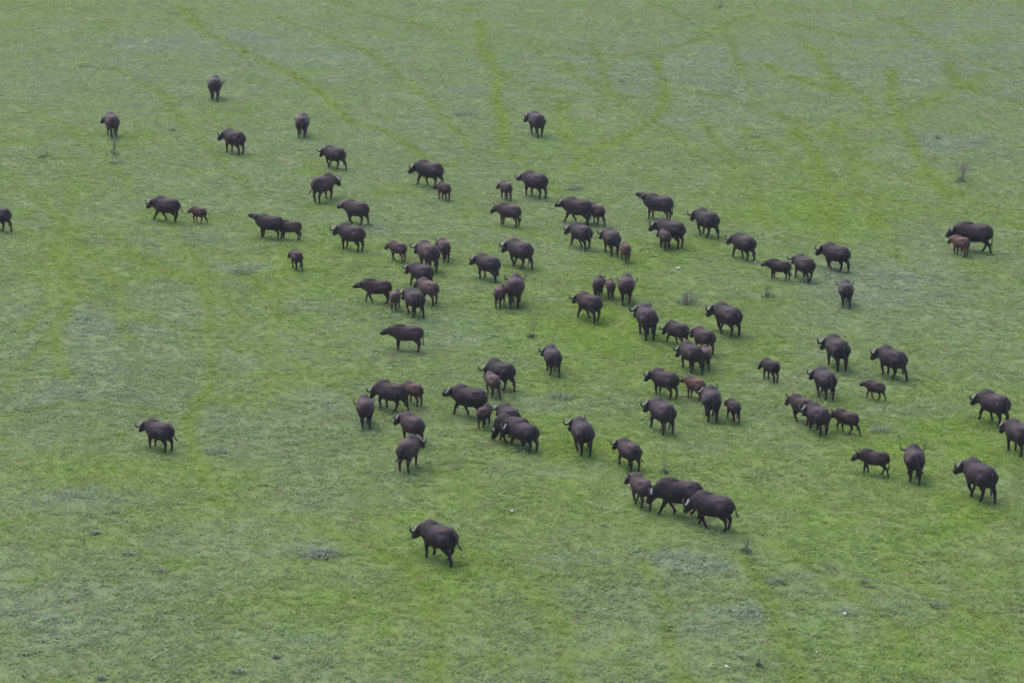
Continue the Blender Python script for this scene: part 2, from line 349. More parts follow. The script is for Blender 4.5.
# ------------------------------------------------------------------ where the trails, herb patches and fresh swathes lie (metres on the ground)
TRAILS = [
    (1.00, 0.75, [(-29.0, 269.3), (-26.4, 256.1), (-22.1, 244.7), (-17.9, 236.6), (-14.5, 228.3), (-12.3, 218.9), (-11.0, 213.6), (-8.4, 210.0), (-5.4, 200.7)]),
    (0.90, 1.00, [(-2.9, 260.1), (-1.7, 242.5), (-1.1, 229.5), (-0.8, 215.0), (-0.6, 204.0)]),
    (0.50, 0.80, [(-16.0, 271.5), (-7.6, 254.9), (-1.0, 252.4), (3.8, 240.5), (9.2, 218.9), (12.4, 200.4)]),
    (0.55, 0.80, [(-24.9, 272.0), (-17.7, 257.3), (-10.4, 242.5), (-5.2, 219.2), (-2.8, 203.9)]),
    (0.50, 0.80, [(-37.4, 223.0), (-33.6, 217.4), (-28.8, 208.0), (-25.5, 198.1), (-23.9, 189.4)]),
    (0.45, 0.80, [(-30.9, 235.7), (-26.1, 226.8), (-22.3, 211.5), (-18.2, 199.4), (-16.3, 188.7)]),
    (0.70, 0.80, [(-23.7, 179.9), (-21.0, 172.0), (-19.0, 170.2), (-17.5, 167.2), (-16.3, 163.8)]),
    (0.65, 0.60, [(-22.9, 181.0), (-20.7, 178.2), (-18.3, 174.0), (-17.4, 169.4), (-16.4, 161.6), (-15.4, 154.5), (-14.9, 146.7), (-15.5, 143.1), (-15.3, 137.4), (-13.6, 131.1), (-12.4, 128.0)]),
    (0.60, 0.70, [(-18.5, 176.5), (-16.1, 173.2), (-13.9, 167.0), (-12.1, 159.4)]),
    (0.60, 0.80, [(-30.9, 182.6), (-27.3, 178.5), (-25.1, 171.0), (-24.9, 163.8), (-25.3, 157.6)]),
    (0.50, 0.80, [(-27.6, 189.4), (-26.4, 178.5), (-24.2, 166.3), (-23.7, 157.5), (-24.6, 149.6), (-24.5, 144.2)]),
    (0.60, 0.60, [(-12.1, 153.0), (-9.5, 148.4), (-7.9, 145.6), (-6.3, 141.0)]),
    (0.40, 0.70, [(-12.6, 180.4), (-12.8, 165.7), (-12.6, 155.4), (-12.1, 144.4)]),
    (0.80, 0.80, [(23.8, 251.8), (24.3, 233.0), (24.1, 224.3), (21.7, 230.7), (20.0, 237.6)]),
    (0.70, 0.80, [(20.1, 237.6), (21.4, 229.9), (23.6, 232.9), (25.7, 224.4), (25.2, 214.4)]),
    (0.80, 0.90, [(35.9, 232.5), (30.9, 222.1), (26.9, 216.4), (24.0, 212.5), (20.9, 207.1)]),
    (0.80, 0.80, [(29.1, 234.8), (26.8, 216.4), (27.0, 205.4), (27.1, 196.7), (27.2, 188.5)]),
    (0.80, 0.90, [(10.7, 242.6), (11.6, 229.0), (11.3, 218.8), (8.7, 211.1), (5.7, 203.9), (4.1, 197.4)]),
    (0.60, 0.90, [(3.5, 223.0), (3.1, 211.0), (5.8, 198.9), (8.8, 194.3)]),
    (0.90, 0.90, [(19.7, 210.8), (19.9, 191.2), (18.9, 184.2), (19.0, 177.5)]),
    (0.70, 0.80, [(22.5, 214.6), (22.1, 200.4), (21.8, 188.5), (22.1, 181.5)]),
    (0.70, 0.90, [(16.1, 210.7), (18.3, 200.5), (20.2, 192.7), (22.9, 188.6), (27.3, 184.2)]),
    (0.60, 0.90, [(13.0, 227.0), (18.6, 218.6), (21.8, 207.1), (23.4, 197.2)]),
    (0.60, 0.80, [(13.2, 214.8), (14.4, 200.5), (15.4, 188.6), (15.4, 180.0)]),
    (0.60, 0.90, [(1.4, 247.3), (8.5, 240.4), (15.3, 249.7), (21.4, 265.7)]),
    (0.50, 0.90, [(0.0, 229.6), (3.5, 224.9), (9.3, 223.1), (13.8, 224.9)]),
    (0.70, 0.90, [(33.7, 239.0), (33.4, 228.4), (35.4, 222.1), (36.9, 220.1)]),
    (0.60, 0.90, [(32.7, 259.4), (34.0, 241.2), (37.4, 234.6)]),
    (0.60, 0.90, [(28.0, 191.4), (28.6, 187.1), (31.1, 184.0)]),
    (0.50, 1.00, [(11.3, 271.4), (15.7, 257.3), (23.5, 259.8), (27.4, 249.2), (34.1, 251.1)]),
    (0.50, 0.90, [(3.7, 235.8), (6.6, 229.4), (8.9, 211.0), (12.6, 203.6), (14.9, 194.2)]),
    (0.55, 0.80, [(-5.9, 194.4), (-2.1, 203.8), (0.5, 200.6), (3.0, 188.3)]),
    (0.60, 0.80, [(9.4, 121.4), (10.4, 116.1), (10.6, 111.4), (10.6, 106.9)]),
    (0.50, 0.90, [(5.3, 120.8), (6.1, 116.1), (6.0, 111.4), (6.5, 106.9)]),
    (0.50, 0.80, [(10.8, 122.8), (13.5, 117.3), (14.8, 111.5)]),
    (0.40, 0.90, [(-0.5, 120.7), (1.9, 114.8), (2.5, 106.9)]),
    (0.50, 0.80, [(-3.7, 119.5), (-2.8, 113.4), (-3.0, 107.0)]),
    (0.35, 0.90, [(-18.3, 131.4), (-14.0, 128.6), (-9.1, 126.0), (-4.6, 120.7)]),
    (0.40, 0.80, [(15.2, 121.0), (17.0, 116.1), (19.6, 111.5)]),
    (0.40, 0.80, [(-24.2, 140.9), (-20.4, 144.3), (-15.7, 141.0)]),
    (0.50, 0.80, [(-2.4, 171.2), (2.7, 169.9), (4.8, 165.5)]),
    (0.50, 0.80, [(5.9, 165.5), (10.2, 163.4), (15.1, 163.4)]),
    (0.60, 0.70, [(-27.3, 178.5), (-25.0, 169.9), (-23.7, 161.8), (-23.6, 155.5), (-22.3, 147.6)]),
    (0.50, 0.60, [(-22.3, 186.3), (-20.0, 179.3), (-15.4, 163.8), (-13.9, 153.4)]),
    (0.50, 0.60, [(-31.2, 192.5), (-26.7, 182.4), (-21.7, 166.3), (-19.8, 155.5)]),
    (0.50, 0.70, [(6.3, 247.3), (7.5, 235.8), (6.3, 219.0)]),
    (0.50, 0.60, [(21.9, 180.1), (22.2, 170.0), (24.6, 165.3)]),
    (0.50, 0.60, [(17.6, 259.9), (17.8, 239.9), (17.7, 218.6)]),
    (0.40, 0.80, [(-29.3, 172.4), (-22.5, 164.0), (-17.4, 157.5), (-12.9, 153.3)]),
]
HERBS = [
    (0.50, -18.1, 239.8, 20.3, 18.7),
    (0.50, 14.4, 235.4, 24.4, 22.6),
    (0.55, 35.5, 243.5, 12.7, 28.9),
    (0.40, -20.7, 146.0, 6.8, 7.2),
    (0.45, -21.1, 157.5, 6.3, 8.3),
    (0.40, -10.0, 140.9, 5.7, 4.9),
    (0.45, -17.5, 113.3, 5.4, 4.4),
    (0.35, 8.2, 116.1, 6.3, 7.1),
    (0.40, -4.3, 211.0, 9.0, 11.3),
    (0.35, -3.8, 157.4, 3.2, 5.8),
    (0.90, -29.3, 248.6, 5.7, 4.4),
    (0.80, -22.2, 251.3, 4.9, 4.1),
    (0.60, -30.7, 240.2, 3.1, 3.3),
    (0.80, -15.3, 171.0, 1.6, 1.1),
    (0.80, 10.9, 242.5, 3.2, 2.9),
    (0.70, 30.2, 205.3, 4.1, 5.5),
    (0.80, 20.1, 168.9, 4.4, 4.2),
    (0.60, 20.5, 163.2, 3.8, 3.0),
    (1.00, 9.0, 114.9, 1.8, 1.5),
    (0.90, 7.9, 120.5, 2.1, 1.5),
    (0.90, 12.5, 119.2, 1.2, 1.1),
    (0.40, 12.5, 118.6, 1.8, 1.4),
    (0.60, 6.1, 120.7, 1.6, 1.5),
    (0.60, 7.2, 112.6, 2.3, 1.6),
    (0.50, 14.1, 114.9, 2.4, 1.6),
    (0.50, -19.6, 128.3, 3.9, 1.5),
    (0.50, -16.0, 116.8, 4.8, 2.1),
    (0.50, -8.1, 111.3, 4.6, 1.4),
    (0.60, -8.0, 122.0, 1.7, 0.8),
    (0.50, 2.0, 120.8, 2.5, 1.3),
    (0.50, -21.4, 178.2, 3.6, 2.1),
    (0.50, -24.4, 161.8, 3.8, 2.1),
    (0.40, -11.4, 161.4, 3.2, 2.5),
    (0.40, -2.7, 155.4, 3.1, 1.9),
    (0.50, 1.4, 143.7, 2.9, 1.4),
    (0.50, 13.2, 214.8, 3.5, 3.1),
    (0.50, -3.1, 227.5, 3.7, 3.3),
    (0.50, -7.9, 180.1, 3.6, 1.6),
    (0.50, 25.7, 177.4, 3.5, 2.7),
    (0.50, 3.0, 188.3, 1.9, 1.8),
    (0.40, -36.5, 227.3, 4.5, 8.5),
    (0.50, 18.6, 143.0, 2.9, 1.3),
]
SWATHES = [
    (0.70, 4.6, 157.3, 8.4, 12.0),
    (0.90, 18.9, 185.6, 6.7, 8.4),
    (0.80, 16.6, 126.2, 7.2, 8.2),
    (0.70, 2.2, 134.9, 7.3, 9.3),
    (0.70, -1.3, 120.7, 4.5, 7.6),
    (0.60, 10.8, 172.6, 6.9, 6.1),
    (0.80, 19.9, 138.1, 5.5, 9.5),
    (0.50, -10.4, 172.5, 6.9, 9.7),
    (0.50, -16.7, 133.0, 6.3, 2.5),
    (0.60, 3.3, 211.0, 4.2, 11.2),
    (0.60, 14.1, 111.5, 6.1, 4.4),
    (0.50, -23.4, 170.9, 4.6, 9.6),
    (0.60, -4.3, 113.4, 4.7, 3.4),
    (0.80, -8.4, 115.8, 4.4, 1.6),
    (0.50, -10.0, 111.3, 2.3, 3.3),
]


def seg_dist(X, Y, pts):
    d = np.full(X.shape, 1e9)
    for (x0, y0), (x1, y1) in zip(pts[:-1], pts[1:]):
        dx, dy = x1-x0, y1-y0; L = dx*dx+dy*dy+1e-9
        t = np.clip(((X-x0)*dx+(Y-y0)*dy)/L, 0, 1)
        d = np.minimum(d, np.hypot(X-x0-t*dx, Y-y0-t*dy))
    return d
def chaikin(p):
    for _ in range(2):
        q = [p[0]]
        for a, b in zip(p[:-1], p[1:]):
            q += [(.75*a[0]+.25*b[0], .75*a[1]+.25*b[1]), (.25*a[0]+.75*b[0], .25*a[1]+.75*b[1])]
        p = q+[p[-1]]
    return p
def ground_maps(X, Y):
    trail = np.zeros(X.shape); wob = 1.0*fbm(X/5, Y/5, 31, 3); wx = X+1.3*fbm(X/5, Y/8, 41, 3); wy = Y+1.6*fbm(X/7, Y/7, 51, 3)
    for strength, width, pts in TRAILS:
        d = seg_dist(wx, wy, chaikin(pts))
        wd = .60*width*(1+.9*wob)
        trail = np.maximum(trail, (.18+.84*strength)*np.exp(-(d/wd)**2))
    trail *= np.clip(1.05+1.6*fbm(X/1.6, Y/2.6, 61, 3), .3, 1.15)
    herb = np.zeros(X.shape); fresh = np.zeros(X.shape)
    for out, src in ((herb, HERBS), (fresh, SWATHES)):
        for s, x, y, rx, ry in src:
            d = ((X-x)/rx)**2+((Y-y)/ry)**2
            np.maximum(out, s*np.exp(-d)*np.clip(1.0+2.6*fbm(X/2.2, Y/3.5, 71, 4), 0, 1.6), out=out)
    return np.clip(trail, 0, 1), np.clip(herb, 0, 1), np.clip(fresh, 0, 1)

def float_attr(me, name, v, dom='POINT'):
    a = me.attributes.new(name, 'FLOAT', dom); a.data.foreach_set('value', np.asarray(v, np.float32).ravel())

# ------------------------------------------------------------------ the ground: one sheet, fine where the herd is, coarse out to the horizon
def axis(lo, hi, step, far):
    a = np.arange(lo, hi+step*.5, step); out = []; s = step; v = hi
    while v < far: s *= 1.5; v += s; out.append(v)
    neg = []; s = step; v = lo
    while v > -far: s *= 1.5; v -= s; neg.append(v)
    return np.array(neg[::-1]+list(a)+out)
xs = axis(-50, 50, .22, 4000); ys = axis(97, 290, .36, 4000)
X, Y = np.meshgrid(xs, ys)
Z = land(X, Y)
Z += np.where(np.abs(X) < 60, .05*fbm(X/.9, Y/.9, 21, 3), 0)
nx, ny = len(xs), len(ys)
me = bpy.data.meshes.new('ground')
me.vertices.add(nx*ny)
me.vertices.foreach_set('co', np.stack([X, Y, Z], -1).astype(np.float32).ravel())
I = np.arange(nx*ny).reshape(ny, nx)
Q = np.stack([I[:-1, :-1], I[:-1, 1:], I[1:, 1:], I[1:, :-1]], -1).reshape(-1, 4)
me.loops.add(Q.size); me.loops.foreach_set('vertex_index', Q.ravel())
me.polygons.add(len(Q)); me.polygons.foreach_set('loop_start', np.arange(0, Q.size, 4)); me.update(calc_edges=True)
me.polygons.foreach_set('use_smooth', np.ones(len(Q), bool))
tr, hb, fr = ground_maps(X, Y)
float_attr(me, 'trail', tr); float_attr(me, 'herb', hb); float_attr(me, 'fresh', fr)
gm, nt, bs = material('meadow_soil')
c, fin, grn = meadow(nt, nt.attr('trail').outputs['Fac'], nt.attr('herb').outputs['Fac'], nt.attr('fresh').outputs['Fac'])
c = nt.mix(1.0, c, (.70, .69, .62), 'MULTIPLY')
nt.link(c, bs.inputs['Base Color']); bs.inputs['Roughness'].default_value = .95; bs.inputs['Specular IOR Level'].default_value = .15
bp = nt.new('ShaderNodeBump'); bp.inputs['Strength'].default_value = .4; bp.inputs['Distance'].default_value = .05
nt.link(nt.math('ADD', fin, grn), bp.inputs['Height']); nt.link(bp.outputs[0], bs.inputs['Normal'])
me.materials.append(gm)
ground = bpy.data.objects.new('ground', me); COL.objects.link(ground); ground['kind'] = 'structure'

# ------------------------------------------------------------------ grass standing on it: leafy tufts instanced on scattered points
def blade_mesh(name, mat, n, spread, h, wd, lean, seed, seg=1):
    rnd = random.Random(seed); V = []; F = []
    for i in range(n):
        a = rnd.uniform(0, 6.283); r = spread*math.sqrt(rnd.random()); bx, by = r*math.cos(a), r*math.sin(a)
        b = a+rnd.uniform(-.7, .7); hh = h*rnd.uniform(.55, 1.15); ww = wd*rnd.uniform(.7, 1.2); ln = lean*rnd.uniform(.4, 1.2)
        dx, dy = math.cos(b), math.sin(b); px, py = -dy*ww/2, dx*ww/2; k_ = len(V)
        V += [(bx-px, by-py, -.02), (bx+px, by+py, -.02), (bx+dx*ln*.4+px*1.1, by+dy*ln*.4+py*1.1, hh*.62), (bx+dx*ln*.4-px*1.1, by+dy*ln*.4-py*1.1, hh*.62), (bx+dx*ln, by+dy*ln, hh)]
        F += [(k_, k_+1, k_+2, k_+3), (k_+3, k_+2, k_+4)]
    m = bpy.data.meshes.new(name); m.from_pydata(V, [], F); m.materials.append(mat)
    return m
def grass_material(name, tint, rough=.7):
    m, nt, bs = material(name)
    c, fin, grn = meadow(nt, nt.attr('trail', 'INSTANCER').outputs['Fac'], nt.attr('herb', 'INSTANCER').outputs['Fac'], nt.attr('fresh', 'INSTANCER').outputs['Fac'])
    v = nt.ramp(nt.attr('shade', 'INSTANCER').outputs['Fac'], 0, 1, .82, 1.18)
    vv = nt.new('ShaderNodeCombineXYZ')
    for k_ in range(3): nt.link(v, vv.inputs[k_])
    c = nt.mix(1.0, c, vv.outputs[0], 'MULTIPLY'); c = nt.mix(1.0, c, tint, 'MULTIPLY')
    nt.link(c, bs.inputs['Base Color']); bs.inputs['Roughness'].default_value = rough
    bs.inputs['Specular IOR Level'].default_value = .3
    tr_ = nt.new('ShaderNodeBsdfTranslucent'); nt.link(c, tr_.inputs['Color'])
    mx = nt.new('ShaderNodeMixShader'); mx.inputs[0].default_value = .5; nt.link(bs.outputs[0], mx.inputs[1]); nt.link(tr_.outputs[0], mx.inputs[2])
    nt.link(mx.outputs[0], nt.n['Material Output'].inputs['Surface'])
    return m
def scatter(name, P, sizes, attrs, protos, label):
    """one object: points that carry a few tuft shapes"""
    m = bpy.data.meshes.new(name); m.vertices.add(len(P)); m.vertices.foreach_set('co', P.astype(np.float32).ravel())
    float_attr(m, 'size', sizes)
    for k_, v in attrs.items(): float_attr(m, k_, v)
    o = bpy.data.objects.new(name, m); COL.objects.link(o); o['kind'] = 'stuff'; o['label'] = label; o['category'] = name.replace('_', ' ')
    g = bpy.data.node_groups.new(name+'_scatter', 'GeometryNodeTree')
    g.interface.new_socket('Geometry', in_out='INPUT', socket_type='NodeSocketGeometry')
    g.interface.new_socket('Geometry', in_out='OUTPUT', socket_type='NodeSocketGeometry')
    N = g.nodes; L = g.links
    gi = N.new('NodeGroupInput'); go = N.new('NodeGroupOutput'); iop = N.new('GeometryNodeInstanceOnPoints')
    mtp = N.new('GeometryNodeMeshToPoints'); L.new(gi.outputs[0], mtp.inputs['Mesh'])
    jn = N.new('GeometryNodeGeometryToInstance')
    for p in protos[::-1]:
        po = bpy.data.objects.new(p.name, p)        # only a source for the points, never linked to the scene
        oi = N.new('GeometryNodeObjectInfo'); oi.inputs['Object'].default_value = po; oi.inputs['As Instance'].default_value = True
        L.new(oi.outputs['Geometry'], jn.inputs[0])
    rv = N.new('FunctionNodeRandomValue'); rv.data_type = 'FLOAT_VECTOR'; rv.inputs[0].default_value = (-.15, -.15, 0); rv.inputs[1].default_value = (.15, .15, 6.283)
    na = N.new('GeometryNodeInputNamedAttribute'); na.data_type = 'FLOAT'; na.inputs['Name'].default_value = 'size'
    L.new(mtp.outputs[0], iop.inputs['Points']); L.new(jn.outputs[0], iop.inputs['Instance']); iop.inputs['Pick Instance'].default_value = True
    L.new(rv.outputs[0], iop.inputs['Rotation']); L.new(na.outputs[0], iop.inputs['Scale'])
    L.new(iop.outputs[0], go.inputs[0])
    md = o.modifiers.new('scatter', 'NODES'); md.node_group = g
    return o
rs = np.random.RandomState(7)
tan_h = 512/3100*1.12
def field_points(n):
    """random points over the seen wedge of meadow, a little beyond the frame"""
    y = np.sqrt(rs.uniform(99**2, 289**2, n)); x = rs.uniform(-1, 1, n)*(y*1.04*tan_h+3)
    return x, y
def lift(x, y, dz=0):
    return np.stack([x, y, land(x, y)+dz], -1)
gmat = grass_material('meadow_grass', (1.50, 1.47, 1.32)); hmat = grass_material('grey_herb', (1.50, 1.48, 1.42))
tufts = [blade_mesh('tuft_source', gmat, 12, .16, .05+.03*(i % 2), .035, .12, 100+i) for i in range(5)]
herbs = [blade_mesh('herb_source', hmat, 13, .18, .09, .055, .15, 200+i) for i in range(4)]
x, y = field_points(420000)
t_, h_, f_ = ground_maps(x, y)
dens = np.clip(.95+.7*fbm(x/3, y/3, 81, 4), .5, 1)*(1-.30*t_)
keep = rs.random_sample(len(x)) < dens
x, y, t_, h_, f_ = (a[keep] for a in (x, y, t_, h_, f_))
sz = rs.uniform(.55, 1.25, len(x))*(1-.35*t_)*np.clip(1+.6*fbm(x/2.5, y/2.5, 91, 3), .7, 1.4)
scatter('grass', lift(x, y, .0), sz, dict(trail=t_, herb=h_, fresh=f_, shade=rs.random_sample(len(x))), tufts, 'short green grass growing all over the plain')
x, y = field_points(90000)
t_, h_, f_ = ground_maps(x, y)
dens = np.clip(-.02+1.4*fbm(x/4+30, y/4, 101, 4), 0, .5)*(1-t_)+.5*h_
keep = rs.random_sample(len(x)) < dens
x, y, t_, h_, f_ = (a[keep] for a in (x, y, t_, h_, f_))
scatter('low_herbs', lift(x, y, 0), rs.uniform(.6, 1.4, len(x)), dict(trail=t_, herb=np.clip(h_+.3, 0, 1), fresh=f_*.5, shade=rs.random_sample(len(x))), herbs, 'grey green low herbs growing in patches among the grass')

# ------------------------------------------------------------------ mesh linking
def link_mesh(name, V, F, mat, parent=None, smooth=True):
    m = bpy.data.meshes.new(name); m.from_pydata([tuple(v) for v in V], [], F); m.materials.append(mat)
    if smooth: m.polygons.foreach_set('use_smooth', [True]*len(m.polygons))
    o = bpy.data.objects.new(name, m); COL.objects.link(o)
    if parent: o.parent = parent
    return o

# ------------------------------------------------------------------ dark weed clumps, dry twiggy shrubs, stones
def leafy(name, label, x, y, rx, ry, h, n, col, seed, group=None, cat='bush'):
    rnd = random.Random(seed); V = []; F = []; G = []; FG = []
    for i in range(n):
        a = rnd.uniform(0, 6.283); r = math.sqrt(rnd.random()); px, py = rx*r*math.cos(a), ry*r*math.sin(a)
        top = h*(1-.75*r*r)*rnd.uniform(.45, 1.1); pz = top*rnd.uniform(.45, 1)
        if i % 3 == 0:
            k_ = len(G); ww = .012
            G += [(px*.75-ww, py*.75, -.03), (px*.75+ww, py*.75, -.03), (px, py, top)]; FG.append((k_, k_+1, k_+2))
        yaw = rnd.uniform(0, 6.283); L_ = rnd.uniform(.05, .11); dx, dy, dz = math.cos(yaw)*L_, math.sin(yaw)*L_, rnd.uniform(-.03, .07)
        k_ = len(V); ww = L_*.38
        V += [(px, py, pz), (px+dx*.5-dy*ww/L_, py+dy*.5+dx*ww/L_, pz+dz*.6), (px+dx, py+dy, pz+dz), (px+dx*.5+dy*ww/L_, py+dy*.5-dx*ww/L_, pz+dz*.6)]
        F.append((k_, k_+1, k_+2, k_+3))
    root = bpy.data.objects.new(name, None); COL.objects.link(root); root.location = (x, y, float(land(x, y))); root['label'] = label; root['category'] = cat
    if group: root['group'] = group
    link_mesh('foliage', V, F, col, root, False)['kind'] = 'stuff'; link_mesh('stems', G, FG, twig_m, root, False)['kind'] = 'stuff'
    return root
def flat_leaf(name, a, b):
    m, nt, bs = material(name); pos = nt.new('ShaderNodeNewGeometry').outputs['Position']
    nt.link(nt.mix(nt.ramp(nt.noise(pos, 7, 3), .35, .65), a, b), bs.inputs['Base Color']); bs.inputs['Roughness'].default_value = .75
    return m
twig_m = flat_leaf('dry_twig', (.105, .088, .080), (.19, .165, .155))
leaf_dk = flat_leaf('dark_leaf', (.070, .105, .052), (.10, .14, .078))
leaf_gy = flat_leaf('grey_leaf', (.065, .10, .055), (.115, .13, .10))
def twiggy(name, label, x, y, w_, h, n, seed, stem=None, cat='shrub', group=None):
    """dry shrub: forked bare twigs from one root, each a tapering three-sided rod"""
    rnd = random.Random(seed); V = []; F = []
    def rod(p, q, r0, r1):
        k_ = len(V)
        for c_, r in ((p, r0), (q, r1)):
            for j in range(3): V.append((c_[0]+r*math.cos(j*2.1), c_[1]+r*math.sin(j*2.1), c_[2]))
        for j in range(3): F.append((k_+j, k_+(j+1) % 3, k_+3+(j+1) % 3, k_+3+j))
    def grow(p, d, L_, r, lv):
        q = tuple(p[i]+d[i]*L_ for i in range(3)); rod(p, q, r, r*.6)
        if lv:
            for _ in range(rnd.choice((2, 3))):
                e = [d[0]+rnd.uniform(-.6, .6), d[1]+rnd.uniform(-.6, .6), d[2]+rnd.uniform(-.1, .4)]
                s = math.sqrt(sum(v*v for v in e)); grow(q, [v/s for v in e], L_*rnd.uniform(.5, .8), r*.6, lv-1)
    for i in range(n):
        a = rnd.uniform(0, 6.283); t = rnd.uniform(.1, 1)*w_/h; d = [math.cos(a)*t, math.sin(a)*t, 1]; s = math.sqrt(sum(v*v for v in d))
        grow((rnd.uniform(-.08, .08)*w_, rnd.uniform(-.08, .08)*w_, -.05), [v/s for v in d], h*rnd.uniform(.3, .5), .014, 3)
    if stem: grow((0, 0, -.05), [.03, 0, 1], stem*.8, .017, 1)
    root = bpy.data.objects.new(name, None); COL.objects.link(root); root.location = (x, y, float(land(x, y))); root['label'] = label; root['category'] = cat
    if group: root['group'] = group
    link_mesh('twigs', V, F, twig_m, root, False)['kind'] = 'stuff'
    V2 = []; F2 = []
    for i in range(30):
        a = rnd.uniform(0, 6.283); r = rnd.random()*w_; px, py = r*math.cos(a), r*math.sin(a); k_ = len(V2); L_ = .07; b = rnd.uniform(0, 6.283)
        V2 += [(px, py, 0), (px+math.cos(b)*L_, py+math.sin(b)*L_, .1+rnd.random()*.1), (px+.05*math.sin(b), py-.05*math.cos(b), .16*rnd.random()+.08)]; F2.append((k_, k_+1, k_+2))
    link_mesh('leaves', V2, F2, leaf_dk, root, False)['kind'] = 'stuff'
    return root
LEAFY = [
    ('low_bush', 'grey green low bush alone left of the nearest buffalo', -7.92, 121.20, 0.91, 0.73, 0.38, 420, 'g', None),
    ('low_bush', 'dark weed clump in the blue green patch right of the small lone calf', -15.19, 170.10, 0.90, 0.72, 0.25, 260, 'd', None),
    ('low_bush', 'low dark bush on the far left below a blue green strip', -32.96, 237.18, 0.78, 0.63, 0.35, 160, 'd', None),
    ('low_bush', 'dark low bush among the trails at the far left, near the twigs', -23.53, 211.07, 0.48, 0.39, 0.45, 120, 'd', None),
    ('low_bush', 'pale low bush at top left near the picture edge', -29.04, 263.75, 0.68, 0.55, 0.50, 110, 'g', None),
    ('low_bush', 'dark weed clump at the foot of the dry twigs at upper left', -26.02, 200.30, 0.73, 0.59, 0.30, 160, 'd', None),
    ('low_bush', 'small round dark bush right of the bright trails at upper right', 28.94, 207.50, 0.27, 0.22, 0.50, 90, 'd', None),
    ('low_bush', 'small dark tuft near the upper middle of the plain', 8.21, 230.71, 0.30, 0.24, 0.40, 70, 'd', None),
    ('low_bush', 'small dark tuft beyond the herd right of the top centre buffalo', 16.60, 208.22, 0.55, 0.44, 0.30, 100, 'd', None),
    ('low_bush', 'flat dark weeds near the slope of grey grass at far right', 31.64, 205.96, 0.81, 0.65, 0.22, 150, 'd', None),
    ('low_bush', 'small dark weed clump at lower left', -17.53, 123.79, 0.25, 0.20, 0.22, 90, 'd', None),
    ('low_bush', 'small dark weed clump low on the left, right of another', -15.85, 120.99, 0.37, 0.30, 0.20, 100, 'd', None),
    ('low_bush', 'loose dark weeds low on the left in a bright swathe', -14.27, 118.97, 0.36, 0.29, 0.20, 100, 'd', None),
    ('low_bush', 'dark weed clump near the bottom edge at left of centre', -10.15, 107.77, 0.33, 0.27, 0.22, 120, 'd', None),
    ('low_bush', 'dark weed clump cut by the bottom edge at left', -15.14, 107.10, 0.22, 0.18, 0.25, 90, 'd', None),
    ('low_bush', 'small dark tuft close to the bottom at left of centre', -8.85, 109.29, 0.15, 0.12, 0.22, 60, 'd', None),
    ('low_bush', 'flat dark weeds right of the lone lower left buffalo', -13.54, 135.69, 0.64, 0.52, 0.20, 180, 'd', None),
    ('low_bush', 'dark weeds beside the grey herb patch at lower right', 10.63, 118.11, 0.49, 0.39, 0.22, 160, 'd', None),
    ('low_bush', 'dark weeds in the grey herb patch below the nearest four', 9.23, 114.34, 0.70, 0.56, 0.20, 220, 'd', None),
    ('low_bush', 'small dark bush in the green at lower right', 14.17, 117.99, 0.16, 0.13, 0.30, 60, 'd', None),
    ('low_bush', 'grey bush in the middle of the herd beyond the crowd of four', 9.53, 162.77, 0.76, 0.61, 0.55, 200, 'g', None),
    ('low_bush', 'grey bush beyond the pair walking nose to tail', 3.97, 191.26, 0.63, 0.50, 0.50, 200, 'g', None),
    ('low_bush', 'small dark bush at the right among the grass', 16.87, 115.37, 0.39, 0.31, 0.20, 100, 'd', None),
    ('low_bush', 'pale grey bush on the plain at upper centre', -3.48, 216.89, 0.85, 0.68, 0.40, 200, 'g', None),
    ('low_bush', 'dark weeds near the far row of low bushes at top centre', 10.06, 257.99, 0.84, 0.67, 0.40, 120, 'd', None),
    ('low_bush', 'dark weeds at top centre, farthest from the herd', 15.34, 257.90, 1.33, 1.07, 0.30, 160, 'd', None),
    ('low_bush', 'grey bush near the top edge right of centre', -8.85, 267.51, 0.61, 0.49, 0.40, 80, 'd', None),
    ('low_bush', 'brownish weeds below the big bull pair at right of centre', 17.27, 139.43, 0.56, 0.45, 0.30, 180, 'g', None),
    ('low_bush', 'brownish weeds right of the walking bull alone at centre', 2.33, 144.86, 0.68, 0.55, 0.25, 200, 'g', None),
]
TWIGGY = [
    ('dry_shrub', 'dry bare twigs in front of the upper left buffalo seen from behind', -26.53, 202.85, 0.60, 1.12, 12, None),
    ('dry_shrub', 'dry grey brown shrub with a tall bare stem at upper right', 28.71, 193.72, 0.63, 1.38, 14, 2.14),
    ('dry_shrub', 'dry grey shrub beyond the crowd of four, right of two calves', 9.40, 162.29, 0.76, 0.97, 12, None),
    ('dry_shrub', 'thin tall bare stems beyond the large bull of the nearest four', 6.86, 132.72, 0.31, 1.52, 3, 1.97),
    ('dry_shrub', 'short dry twigs below the rightmost of the nearest four', 9.73, 121.69, 0.29, 0.66, 7, None),
    ('dry_shrub', 'small dry stem near the bottom edge at right of centre', 9.21, 108.48, 0.11, 0.48, 3, None),
    ('dry_shrub', 'dry twigs left of the trio standing nose to tail, in front', 13.96, 163.90, 0.38, 0.76, 8, None),
    ('dry_shrub', 'faint dry twigs near the lone side-on youngster', 1.04, 155.81, 0.26, 0.94, 4, None),
    ('dry_shrub', 'grey dry shrub beyond the trails at upper left', -31.08, 202.01, 0.53, 0.60, 6, None),
    ('dry_shrub', 'dry stalks at the top centre plain', 18.01, 266.75, 0.60, 0.78, 6, None),
]
